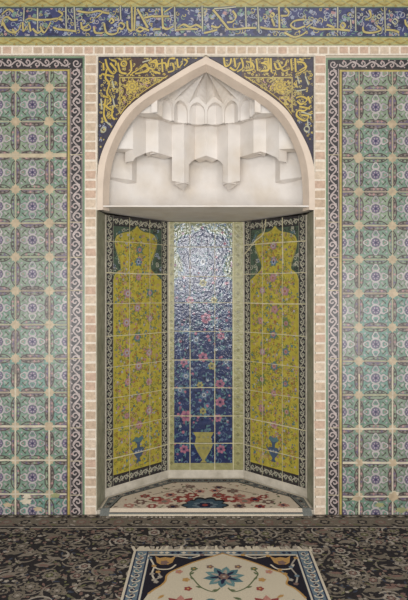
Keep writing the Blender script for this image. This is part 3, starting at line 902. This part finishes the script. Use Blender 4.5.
# ------------------------------------------------------------------ muqarnas vault
def muqarnas():
    t = thing('muqarnas_vault', (0, 0.3, ZT), 'white plaster stalactite vault under the pointed arch of the niche', 'vault')
    # pointed rim: flat cream face and a splayed inner bevel
    p = PB(wall)
    n = len(ARC)
    for sg in (-1, 1):
        for i in range(n - 1):
            o0, o1, i0, i1 = (ARC[i][0] * .996, ARC[i][1] + .5), (ARC[i + 1][0] * .996, ARC[i + 1][1] + .5), ARC_IN[i], ARC_IN[i + 1]
            def V(q, h): return wall(AX + sg * q[0], q[1], h)
            p.face([V(o0, .013), V(o1, .013), V(i1, .013), V(i0, .013)], rim_m, Vector((0, -1, 0)))
            p.face([V(o0, .013), V(o1, .013), V(o1, .001), V(o0, .001)], rim_m)
            bev = lambda q: (max(0, q[0] - 4.6 * min(1, q[0] / 30)), q[1] + 4.2 * max(0, 1 - q[0] / 103))
            c0 = bev(i0); c1 = bev(i1)
            mid = wall(AX, 150, 0.0)
            q = [V(i0, .013), V(i1, .013), V(c1, -.055), V(c0, -.055)]
            p.face(q, rim_m, mid - sum(q, Vector()) / 4)
    p.build('arch_rim', t)
    # ledge
    p = PB()
    p.fr = lambda u, v, h: Vector((u, v, h + (.020 * (1 - min(1, max(0, v) / D2)) if h < ZT + .005 else 0)))
    p.prism([(-XF, -0.008), (XF, -0.008), (XF, 0.05), (XJ + .02, D1), (XB + .03, D2 + .04), (-XB - .03, D2 + .04), (-XJ - .02, D1), (-XF, 0.05)], ZT, ZT + .028, plaster, True)
    p.build('ledge', t)
    # back shell: smooth concave wall behind the cells
    p = PB()
    half = [(-.735, .035), (-.66, .16), (-.52, .285), (-.36, .375), (-.2, .47), (0, .525)]
    plan = smooth_pts(half + [(-x, y) for x, y in half[-2::-1]], 5)
    zz = [ZT + .018, 2.1, 2.3, 2.5, 2.7, 2.95]
    for (xa, ya), (xb, yb_) in zip(plan[:-1], plan[1:]):
        for za, zb in zip(zz[:-1], zz[1:]):
            q = [Vector((xa, ya, za)), Vector((xb, yb_, za)), Vector((xb, yb_, zb)), Vector((xa, ya, zb))]
            p.face(q, plaster, Vector((0, 0.0, za)) - q[0])
    p.build('back_shell', t, smooth=True)

    def facet(p, A, B, ztop, prof, th):
        """one hanging facet from A to B (plan points), bottom profile [(t, z)...], thickness th away from the viewer"""
        d = (B - A); nrm = Vector((d.y, -d.x, 0)).normalized()
        if nrm.y > 0:
            nrm = -nrm
        bk = -nrm * th
        pt = lambda s, z, o: Vector((A.x + d.x * s, A.y + d.y * s, z)) + o
        O = Vector((0, 0, 0))
        for (s0, za), (s1, zb) in zip(prof[:-1], prof[1:]):
            p.face([pt(s0, za, O), pt(s1, zb, O), pt(s1, ztop, O), pt(s0, ztop, O)], plaster, nrm)
            p.face([pt(s0, za, bk), pt(s1, zb, bk), pt(s1, ztop, bk), pt(s0, ztop, bk)], plaster, -nrm)
            q = [pt(s0, za, O), pt(s1, zb, O), pt(s1, zb - th * .12, bk), pt(s0, za - th * .12, bk)]
            p.face(q, plaster, Vector((0, 0, -1)))
        s0, za = prof[0]; s1, zb = prof[-1]
        p.face([pt(0, za, O), pt(0, ztop, O), pt(0, ztop, bk), pt(0, za, bk)], plaster, -d)
        p.face([pt(1, zb, O), pt(1, ztop, O), pt(1, ztop, bk), pt(1, zb, bk)], plaster, d)

    def arc(z0, rise, peak=.5, n=10, a=0.0, b=1.0):
        """pointed-arch bottom profile springing at z0"""
        out = []
        for i in range(n + 1):
            s = a + (b - a) * i / n
            x = abs(s - peak) / max(peak, 1 - peak)
            out.append((s, z0 + rise * (1 - x ** 1.9) ** .8 if x < 1 else z0))
        return out

    def pl(px, d):
        return Vector(((px - 206) * (1 + d / D) / PPM, d, 0))

    def zz_(py, d):
        return CZ + (290 - py) * (1 + d / D) / PPM

    M = lambda px: 412 - px
    # --- lowest tier: plain pilaster blocks at the two ends
    for sg in (-1, 1):
        g = (lambda x: x) if sg < 0 else M
        p = PB()
        A, B, C = pl(g(96), .10), pl(g(132), .245), pl(g(138), .33)
        zb = zz_(178, .2); zt = zz_(140, .2)
        facet(p, A, B, zt, [(0, zb), (1, zb - .005)], .10)
        facet(p, B, C, zt, [(0, zb - .005), (1, zb - .015)], .08)
        # tapered foot
        F = pl(g(121), .31); F.z = zb - .055
        q0 = Vector((A.x, A.y, zb)); q1 = Vector((B.x, B.y, zb - .005)); q2 = Vector((C.x, C.y, zb - .015)); q3 = pl(g(104), .25); q3.z = zb - .01
        for tri in ((q0, q1, F), (q1, q2, F), (q3, q0, F)):
            p.face(list(tri), plaster, (tri[0] + tri[1]) / 2 - Vector((0, .3, zb + .3)) if False else Vector((0, -1, -1)))
        p.build('hanging_block', t)
    # --- middle tier
    T2 = [(97, .045), (133, .130), (146, .235), (158.5, .235), (172, .365), (184, .315), (195, .415), (206, .375)]
    ztop2 = 2.66
    full = [pl(*v) for v in T2] + [pl(M(v[0]), v[1]) for v in T2[-2::-1]]
    nseg = len(full) - 1
    for i in range(nseg):
        mirror = i >= nseg / 2
        j = nseg - 1 - i if mirror else i
        A, B = full[i], full[i + 1]
        da, db = (B.y, A.y) if mirror else (A.y, B.y)
        py = {0: ((0, 148), (1, 149)), 1: ((0, 161), (.2, 157.5), (1, 153.0)), 2: ((0, 153.0), (.45, 151.3), (1, 153.0)), 3: ((0, 153.0), (1, 157.0)),
              4: ((0, 181), (1, 183)), 5: ((0, 183), (.42, 182), (.4201, 165), (.7, 161.5), (1, 159.5)), 6: ((0, 159.5), (.5, 157.5), (1, 155.5))}[j]
        prof = [(u, zz_(v, da + (db - da) * u)) for u, v in py]
        if mirror:
            prof = [(1 - u, z) for u, z in reversed(prof)]
        nm = ('upper_facet', 'arched_cell', 'arched_cell', 'arched_cell', 'hanging_pilaster', 'hanging_pilaster', 'arched_cell')[j]
        p = PB(); facet(p, A, B, ztop2, prof, .07)
        if j == 4:      # tapering foot of the pilaster
            E = A if mirror else B; G = B if mirror else A
            z = zz_(182, .34)
            tip = Vector((E.x * 1.02, E.y + .10, z - .05))
            p.face([Vector((G.x, G.y, z)), Vector((E.x, E.y, z - .006)), tip], plaster, Vector((0, -1, -1)))
            H_ = E.lerp(full[i - 1] if mirror else full[i + 2], .42)
            p.face([Vector((H_.x, H_.y, z)), Vector((E.x, E.y, z - .006)), tip], plaster, Vector((0, -1, -1)))
        p.build(nm, t)
    # shelf between the middle and the upper tier (its soffit shows as shade)
    z3 = 2.585
    # --- upper tier: eight small arched cells on a half circle, star-shaped plan
    R = 0.315; RD = 0.255; N = 8
    ring = []
    for i in range(N + 1):
        th = PI * i / N
        ring.append(Vector((-R * math.cos(th), 0.05 + RD * math.sin(th), 0)))
    p = PB()
    zs = z3 - .004
    outer = full
    # soffit strip: fan between the outer polyline and the ring
    m = max(len(outer), len(ring))
    O = [outer[min(len(outer) - 1, int(round(i * (len(outer) - 1) / 24)))] for i in range(25)]
    I = [ring[0]] * 25
    for i in range(25):
        x = i / 24 * N; a = int(min(N - 1, math.floor(x))); f = x - a
        I[i] = ring[a] * (1 - f) + ring[a + 1] * f
    for i in range(24):
        q = [O[i], O[i + 1], I[i + 1], I[i]]
        p.face([Vector((v.x, v.y + (.03 if k < 2 else 0.02), zs + (.02 if k < 2 else 0))) for k, v in enumerate(q)], plaster, Vector((0, 0, -1)))
    p.build('tier_soffit', t)
    for sg in (-1, 1):      # plain side facets between the rim and the small cells
        p = PB()
        A, B = Vector((sg * .66, .040, 0)), Vector((sg * R, .085, 0))
        facet(p, A, B, 2.95, [(0, z3), (1, z3)], .05)
        p.build('upper_facet', t)
    zt3 = 2.735
    for i in range(N):
        p = PB()
        A, B = ring[i], ring[i + 1]
        facet(p, A, B, zt3 + .03, [(0, z3), (.055, z3), (.05501, zt3 - .065), (.14, zt3 - .034), (.3, zt3 - .014), (.5, zt3 - .004), (.7, zt3 - .014), (.86, zt3 - .034), (.94499, zt3 - .065), (.945, z3), (1, z3)], .04)
        # recessed niche wall inside the cell
        d = (B - A); nr = Vector((d.y, -d.x, 0)).normalized()
        if nr.y > 0: nr = -nr
        c0 = A + d * .03 - nr * .012; c1 = B - d * .03 - nr * .012; cm = (A + B) / 2 - nr * .05
        for u, w in ((c0, cm), (cm, c1)):
            p.face([Vector((u.x, u.y, z3)), Vector((w.x, w.y, z3)), Vector((w.x, w.y, zt3)), Vector((u.x, u.y, zt3))], plaster, nr)
        p.build('small_cell', t)
    # --- fluted crown
    apex = Vector((0, 0.055, zz_(70, .05)))
    for i in range(N):
        p = PB()
        A, B = ring[i].copy(), ring[i + 1].copy()
        A.z = B.z = zt3 - .02
        Mi = (A + B) / 2; Mi.z = zt3 + .03
        Mi = Vector((Mi.x * 1.04, Mi.y * 1.04, Mi.z))
        K = 8
        def line(E, bulge):
            out = []
            for k in range(K + 1):
                s = k / K
                q = apex.lerp(E, s); q.z += bulge * math.sin(PI * s) ; out.append(q)
            return out
        la, lm, lb = line(A, .006), line(Mi, .040), line(B, .006)
        for k in range(K):
            for u, w in ((la, lm), (lm, lb)):
                q = [u[k], w[k], w[k + 1], u[k + 1]]
                if k == 0: q = [u[0], w[1], u[1]]
                p.face(q, plaster, Vector((0, -.3, -1)))
        p.build('crown_flute', t)


muqarnas()

# ------------------------------------------------------------------ carpets
def floor_pt(px, py, z=0.0):
    d = D * (CZ - z) * PPM / (py - 290)
    return ((px - 206) * d / (D * PPM), d - D)


wd_dark = wool('wool_black', (50, 47, 48)); wd_brown = wool('wool_taupe', (116, 107, 95)); wd_taupe = wool('wool_mauve', (130, 120, 108)); wd_pale = wool('wool_pale', (160, 150, 138))
wd_rose = wool('wool_rose', (122, 98, 90)); wd_olive = wool('wool_olive', (110, 108, 80)); wd_blue = wool('wool_slate', (66, 70, 82))
cream = wool('wool_cream', (204, 192, 172), var=.10); cream2 = wool('wool_ivory', (196, 184, 162), var=.12); r_navy = wool('wool_navy', (44, 46, 66)); r_blue = wool('wool_grey_blue', (104, 118, 128))
r_teal = wool('wool_teal', (84, 114, 120)); r_red = wool('wool_red', (142, 70, 66)); r_gold = wool('wool_gold', (176, 138, 86)); r_green = wool('wool_green', (96, 106, 78)); r_pink = wool('wool_pink', (176, 124, 112))


def carpet():
    r = random.Random(61)
    t = thing('floor_carpet', (0, -1.2, 0), 'large dark carpet with beige flower heads covering the floor', 'carpet')
    p = PB()
    x0, x1, y0, y1 = -2.3, 2.3, -2.7, -0.012
    by = y1 - .20
    p.box(x0, y0, x1, by, 0.0, 0.010, wd_dark, True)
    p.setclip([(x0, y0), (x1, y0), (x1, by), (x0, by)])
    H = .0104
    cells = []
    for i in range(2500):
        x = r.uniform(-1.75, 1.75); y = r.uniform(-1.75, by)
        if all((x - a) ** 2 + (y - b) ** 2 > .085 ** 2 for a, b in cells):
            cells.append((x, y))
    for x, y in cells:
        q = r.random(); rr = r.uniform(.030, .046)
        if q < .62:
            a, b = r.choice(((wd_taupe, wd_rose), (wd_brown, wd_taupe), (wd_taupe, wd_olive), (wd_pale, wd_rose), (wd_brown, wd_dark)))
            p.lobed(x, y, rr, r.choice((6, 8)), H + .0004, a, .25, r.random()); p.lobed(x, y, rr * .62, 6, H + .0007, wd_dark, .25, r.random()); p.lobed(x, y, rr * .52, 6, H + .0010, b, .3, r.random()); p.disc(x, y, rr * .18, H + .0013, wd_pale, 7)
        else:
            p.leaf(x - .05, y, .11, .045, r.uniform(-.5, .5), H + .0004, r.choice((wd_brown, wd_taupe))); p.leaf(x - .03, y, .07, .022, r.uniform(-.4, .4), H + .0007, r.choice((wd_dark, wd_rose)))
        a0 = r.uniform(0, 6.3); R_ = rr + r.uniform(.018, .03); sp = r.uniform(1.4, 2.8)
        p.stroke([(x + R_ * math.cos(a0 + sp * k / 9), y + R_ * math.sin(a0 + sp * k / 9)) for k in range(10)], .012, H + .0002, r.choice((wd_pale, wd_taupe, wd_taupe, wd_brown)), taper=.7)
    for i in range(8000):
        x = r.uniform(-1.75, 1.75); y = r.uniform(-1.75, by)
        q = r.random()
        if q < .6:
            p.leaf(x, y, r.uniform(.02, .045), .013, r.uniform(0, 6.3), H, r.choice((wd_brown, wd_taupe, wd_olive, wd_rose, wd_blue, wd_brown)))
        else:
            p.lobed(x, y, r.uniform(.008, .014), 5, H + .0001, r.choice((wd_taupe, wd_pale, wd_brown, wd_rose)), .3)
    p.build('field', t)
    p = PB()
    p.box(x0, by, x1, y1, 0.0, 0.010, wd_brown, True)
    p.setclip([(x0, by), (x1, by), (x1, y1), (x0, y1)])
    p.rect(x0, y1 - .010, x1, y1, H, wd_dark); p.rect(x0, y1 - .055, x1, y1 - .046, H, wd_dark); p.rect(x0, by, x1, by + .012, H, wd_pale); p.rect(x0, by + .014, x1, by + .03, H, wd_dark)
    x = -1.8
    while x < 1.8:
        p.lobed(x, y1 - .03, .014, 4, H + .0003, wd_dark if int(x * 20) % 2 else wd_pale, .35); x += .036
    x = -1.8; k = 0
    while x < 1.8:
        p.lobed(x, y1 - .115, .034, 6, H + .0003, wd_rose if k % 2 else wd_dark, .3, r.random()); p.lobed(x, y1 - .115, .020, 5, H + .0006, wd_taupe, .3)
        for s in (-1, 1):
            p.leaf(x + .05, y1 - .115 + s * .028, .05, .018, s * .6, H + .0003, r.choice((wd_dark, wd_olive, wd_taupe, wd_pale)))
        x += .115; k += 1
    for i in range(300):
        p.lobed(r.uniform(-1.8, 1.8), r.uniform(by, y1), r.uniform(.006, .011), 4, H + .0002, r.choice((wd_dark, wd_pale, wd_rose, wd_taupe)), .3)
    p.build('border', t)


carpet()


def prayer_rug():
    r = random.Random(71)
    zt = 0.010; T = 0.018
    t = thing('prayer_rug', (.09, -1.2, zt), 'cream prayer rug with a dark pointed-arch border lying on the dark carpet', 'rug')
    q = lambda px, py: floor_pt(px, py, T)
    x0, x1 = -.392, .572; y1 = q(220, 549.5)[1]; y0 = -2.05
    bw = .092
    # border frame
    p = PB()
    for a, b, c, d in ((x0, y0, x0 + bw, y1), (x1 - bw, y0, x1, y1), (x0 + bw, y1 - .07, x1 - bw, y1), (x0 + bw, y0, x1 - bw, y0 + bw)):
        p.box(a, b, c, d, zt, T, r_blue, True)
    H = T + .0004
    for a, b, c, d in ((x0, y0, x0 + .012, y1), (x1 - .012, y0, x1, y1), (x0 + bw - .01, y0, x0 + bw - .002, y1 - .06), (x1 - bw + .002, y0, x1 - bw + .01, y1 - .06), (x0, y1 - .018, x1, y1), (x0 + bw, y1 - .07, x1 - bw, y1 - .058)):
        p.rect(a, b, c, d, H, cream)
    for a, c in ((x0 + .014, x0 + .020), (x1 - .020, x1 - .014), (x0 + bw - .018, x0 + bw - .012), (x1 - bw + .012, x1 - bw + .018)):
        p.rect(a, y0, c, y1 - .02, H, r_navy)
    for cx in (x0 + bw / 2 - .001, x1 - bw / 2 + .001):
        y = y1 - .05; k = 0
        while y > y0 + .05:
            p.spiral(cx, y, .024, 1.0, .008, H + .0003, cream, k * PI, 1 if k % 2 else -1); p.lobed(cx + (.004 if k % 2 else -.004), y, .010, 5, H + .0006, r.choice((r_navy, r_teal, wd_rose)), .3)
            p.leaf(cx, y - .02, .022, .010, -1.2 if k % 2 else -1.9, H + .0003, r_navy)
            y -= .046; k += 1
    x = x0 + bw
    while x < x1 - bw:
        p.lobed(x, y1 - .039, .013, 4, H + .0003, r.choice((r_navy, cream, wd_taupe)), .3); x += .03
    p.build('border', t)
    # dark arch corners
    ax0, ax1, ay1 = x0 + bw, x1 - bw, y1 - .07
    p = PB()
    p.box(ax0, y0 + bw, ax1, ay1, zt, T - .0005, r_navy, True)
    dk = wool('wool_night', (40, 38, 46))
    p.rect(ax0, ay1 - .6, ax1, ay1, T - .0002, dk)
    H = T + .0001
    Lp = [(222.5, 553.6), (205, 558.8), (193, 562.5), (182, 567), (171, 572), (166.5, 576), (165.5, 581), (161, 585.5), (155, 589), (148, 594)]
    Rp = [(222.5, 553.6), (240, 558.3), (257, 563.8), (272, 569.8), (283, 573.5), (288, 578.5), (286.5, 584), (294, 588), (300, 592.5), (306, 598.5)]
    cL = [q(*a) for a in Lp]; cR = [q(*a) for a in Rp]
    for cx, cy, s in ((165, 560, 1), (281, 560, -1)):
        x, y = q(cx, cy)
        p.poly([(x - .055, y + .045), (x - .03, y + .02), (x, y + .032), (x + .03, y + .02), (x + .055, y + .045), (x + .04, y - .03), (x + .02, y - .05), (x - .02, y - .05), (x - .04, y - .03)], H + .0004, r_gold)
        p.lobed(x, y - .03, .024, 5, H + .0008, wd_rose, .3)
        p.stroke(smooth_pts([(x - .06, y - .05), (x - .03, y - .095), (x + .03, y - .095), (x + .06, y - .05)], 4), .010, H + .0004, cream)
    for pts in ([(150, 558), (154, 566), (152, 574), (156, 582)], [(176, 556), (190, 558), (202, 555)], [(296, 558), (291, 567), (297, 576), (296, 584)], [(268, 556), (255, 558), (243, 555)], [(154, 580), (160, 577), (158, 572)], [(291, 580), (285, 574), (280, 570)]):
        p.stroke(smooth_pts([q(*a) for a in pts], 4), .009, H + .0003, r.choice((cream, wd_pale, r_blue)))
        for a in pts:
            x, y = q(*a); p.lobed(x, y, .014, 5, H + .0006, r.choice((wd_rose, r_blue, wd_pale, r_gold)), .3)
    p.build('arch_corners', t)
    # cream field
    p = PB()
    outline = cL[::-1] + cR[1:]
    sm = smooth_pts(cL[::-1], 3) + smooth_pts(cR, 3)[1:]
    lo = y0 + bw + .02
    sm = [(min(max(a, ax0 + .012), ax1 - .012), b) for a, b in sm]
    f = [(ax0 + .012, lo), (ax0 + .012, sm[0][1] - .06)] + sm + [(ax1 - .012, sm[-1][1] - .06), (ax1 - .012, lo)]
    p.poly(f, T + .0004, cream2)
    p.stroke(sm, .010, T + .0008, r_gold)
    H = T + .0010
    x, y = q(224, 577)
    for k in range(10):
        a = k * PI / 5 + .15
        p.leaf(x + .02 * math.cos(a), y + .02 * math.sin(a), .085, .045, a, H, r_teal if k % 2 else wool('wool_sea', (104, 132, 132)))
        p.leaf(x + .02 * math.cos(a), y + .02 * math.sin(a), .055, .02, a, H + .0004, r_navy if k % 2 else wd_pale)
    p.lobed(x, y, .036, 8, H + .0008, r_navy, .25); p.lobed(x, y, .028, 6, H + .0011, wd_rose, .3); p.disc(x, y, .009, H + .0015, wd_pale, 8)
    # stems, buds and red blossoms either side
    for s in (-1, 1):
        Q = lambda dx, py: q(224 + s * dx, py)
        st = smooth_pts([Q(4, 588), Q(10, 592), Q(22, 588), Q(30, 580), Q(34, 574), Q(30, 570)], 4)
        p.stroke(st, .007, H, r_green)
        for dx, py, a in ((30, 580, 1.0), (34, 575, 2.2), (22, 588, .4), (12, 591, 2.8)):
            xx, yy = Q(dx, py); p.leaf(xx, yy, .035, .014, a if s > 0 else PI - a, H + .0003, r_green)
        for dx, py, m in ((38, 580, r_gold), (45, 572, r_pink), (14, 567, wd_rose), (30, 569, r_green), (36, 589, r_red)):
            xx, yy = Q(dx, py); p.lobed(xx, yy, .020, 5, H + .0005, m, .3); p.disc(xx, yy, .007, H + .0008, r_gold, 6)
        xx, yy = Q(44, 605)
        for k in range(8):
            a = k * PI / 4
            p.leaf(xx, yy, .08, .04, a, H + .0003, r_red if k % 2 else r_pink)
        p.lobed(xx, yy, .035, 6, H + .0008, r_navy, .3); p.disc(xx, yy, .014, H + .0011, r_gold, 8)
        for dx, py in ((18, 600), (30, 606), (60, 595), (66, 604), (8, 606)):
            xx, yy = Q(dx, py); p.leaf(xx, yy, .045, .018, r.uniform(0, 6.3), H + .0003, r.choice((r_green, r_teal, r_gold)))
    p.build('cream_field', t)
    # fringe along the far edge
    p = PB()
    x = x0 - .004
    while x < x1:
        l = r.uniform(.030, .05); w = r.uniform(.010, .018); k = r.uniform(-.02, .02)
        p.prism([(x, y1), (x + w, y1), (x + w + k, y1 + l), (x + k, y1 + l * .95)], zt, zt + r.uniform(.004, .008), wd_pale if r.random() < .4 else cream, True)
        x += w * .9
    o = p.build('fringe', t); o['kind'] = 'stuff'


prayer_rug()


def niche_rug():
    r = random.Random(81)
    zt, T = ZS, ZS + .012
    t = thing('niche_rug', (0, .25, zt), 'cream floral rug cut to the niche floor with a grey border', 'rug')
    g = .02; nflap = .045
    poly = [(-XF + .025, .0), (XF - .025, .0), (XJ - g, D1 - .005), (XB - .01, D2 - g), (-XB + .01, D2 - g), (-XJ + g, D1 - .005)]
    c = (0, .24)
    inn = []
    for a, b in poly:
        s = .095
        inn.append((a * (1 - s * 1.45), c[1] + (b - c[1]) * (1 - s * 2.6)))
    k_ = .058
    inn[0] = (poly[0][0] + k_, .0); inn[1] = (poly[1][0] - k_, .0)
    gb = wool('wool_niche_grey', (112, 114, 110)); nc = wool('wool_niche_cream', (206, 191, 172), var=.12)
    p = PB()
    for i in range(1, 6):
        j = (i + 1) % 6
        p.prism([poly[i], poly[j], inn[j], inn[i]], zt, T, gb, True)
    for i in range(1, 6):
        a, b = poly[i], poly[(i + 1) % 6]; e, f = inn[i], inn[(i + 1) % 6]
        L = math.hypot(b[0] - a[0], b[1] - a[1]); n = max(2, int(L / .045))
        for k in range(n):
            s = (k + .5) / n
            x = (a[0] + e[0]) / 2 * (1 - s) + (b[0] + f[0]) / 2 * s; y = (a[1] + e[1]) / 2 * (1 - s) + (b[1] + f[1]) / 2 * s
            p.lobed(x, y, .017, 5, T + .0006, r.choice((wd_dark, wd_blue, wd_pale)), .35, r.random()); p.disc(x, y, .006, T + .0009, r.choice((wd_pale, wd_rose)), 6)
    def flap(x0, x1, ya, yb, m):      # the front edge drops over the step
        hz = lambda y: T + (T - .020) * y / .045
        p.hexa([Vector((x0, ya, .013)), Vector((x1, ya, .013)), Vector((x1, yb, .013)), Vector((x0, yb, .013)),
                Vector((x0, ya, hz(ya))), Vector((x1, ya, hz(ya))), Vector((x1, yb, hz(yb))), Vector((x0, yb, hz(yb)))], m)
    fx = XF - .025
    flap(-fx, -fx + k_, -.045, -.0005, gb); flap(fx - k_, fx, -.045, -.0005, gb)
    flap(-fx + k_, fx - k_, -.026, -.0005, nc)
    flap(-fx + k_, fx - k_, -.029, -.026, wd_dark); flap(-fx + k_, fx - k_, -.040, -.029, gb); flap(-fx + k_, fx - k_, -.045, -.040, cream)
    for loop, m, w in ((poly, cream, .012), (inn, wd_dark, .008)):
        p.stroke(loop[1:] + [loop[0]], w, T + .0004, m)
    p.build('border', t)
    p = PB()
    p.prism(inn, zt, T - .0002, nc, True)
    p.setclip(inn)
    H = T + .0002
    # central blue medallion
    x, y = (205 - 206) / PPM, .05
    p.lobed(x, y, .155, 10, H + .0004, wd_dark, .2, 0, .95); p.lobed(x, y, .14, 10, H + .0007, wool('wool_steel', (66, 84, 98)), .22, 0, .8); p.lobed(x, y, .085, 8, H + .0010, r_blue, .3, .2, .8)
    p.lobed(x, y, .055, 6, H + .0013, r_navy, .3, 0, .8); p.disc(x, y, .02, H + .0016, r_red, 8)
    for s in (-1, 1):
        for dx, dy, rr, m in ((.16, .16, .055, r_red), (.26, .12, .045, r_pink), (.33, .15, .04, r_red), (.10, .22, .04, r_red), (.24, .22, .035, r_pink), (.42, .10, .035, wd_rose), (.18, .30, .035, wd_rose), (.40, .2, .03, r_red), (.05, .30, .03, r_pink), (.22, .03, .035, wd_rose), (.34, .04, .03, r_red), (.1, .38, .03, wd_rose), (.5, .05, .03, r_pink)):
            xx = s * dx + r.uniform(-.015, .015); yy = dy + r.uniform(-.01, .015)
            p.lobed(xx, yy, rr * 1.3, 6, H + .0004, m, .35, r.random(), .9); p.lobed(xx, yy, rr * .5, 5, H + .0007, r.choice((nc, wd_taupe, r_navy)), .3)
        p.stroke(smooth_pts([(s * .08, .12), (s * .2, .2), (s * .33, .1), (s * .46, .15)], 5), .008, H + .0002, r_green)
        p.stroke(smooth_pts([(s * .05, .2), (s * .14, .36), (s * .26, .3), (s * .36, .24)], 5), .007, H + .0002, wd_rose)
    for i in range(150):
        xx = r.uniform(-.6, .6); yy = r.uniform(0, .52)
        p.leaf(xx, yy, r.uniform(.02, .04), .013, r.uniform(0, 6.3), H + .0001, r.choice((r_green, wd_rose, wd_taupe, wd_taupe, r_pink, wd_brown)))
    p.build('field', t)
    p = PB()
    x = -XF + .03
    while x < XF - .03:
        l = r.uniform(.02, .045); w = r.uniform(.008, .014)
        p.prism([(x, -.046), (x + w, -.046), (x + w + r.uniform(-.01, .01), -.046 - l * .6), (x, -.046 - l * .6)], .0125, .016, r.choice((wd_pale, wd_taupe, wd_brown)), True)
        x += w + .003
    o = p.build('fringe', t); o['kind'] = 'stuff'


niche_rug()
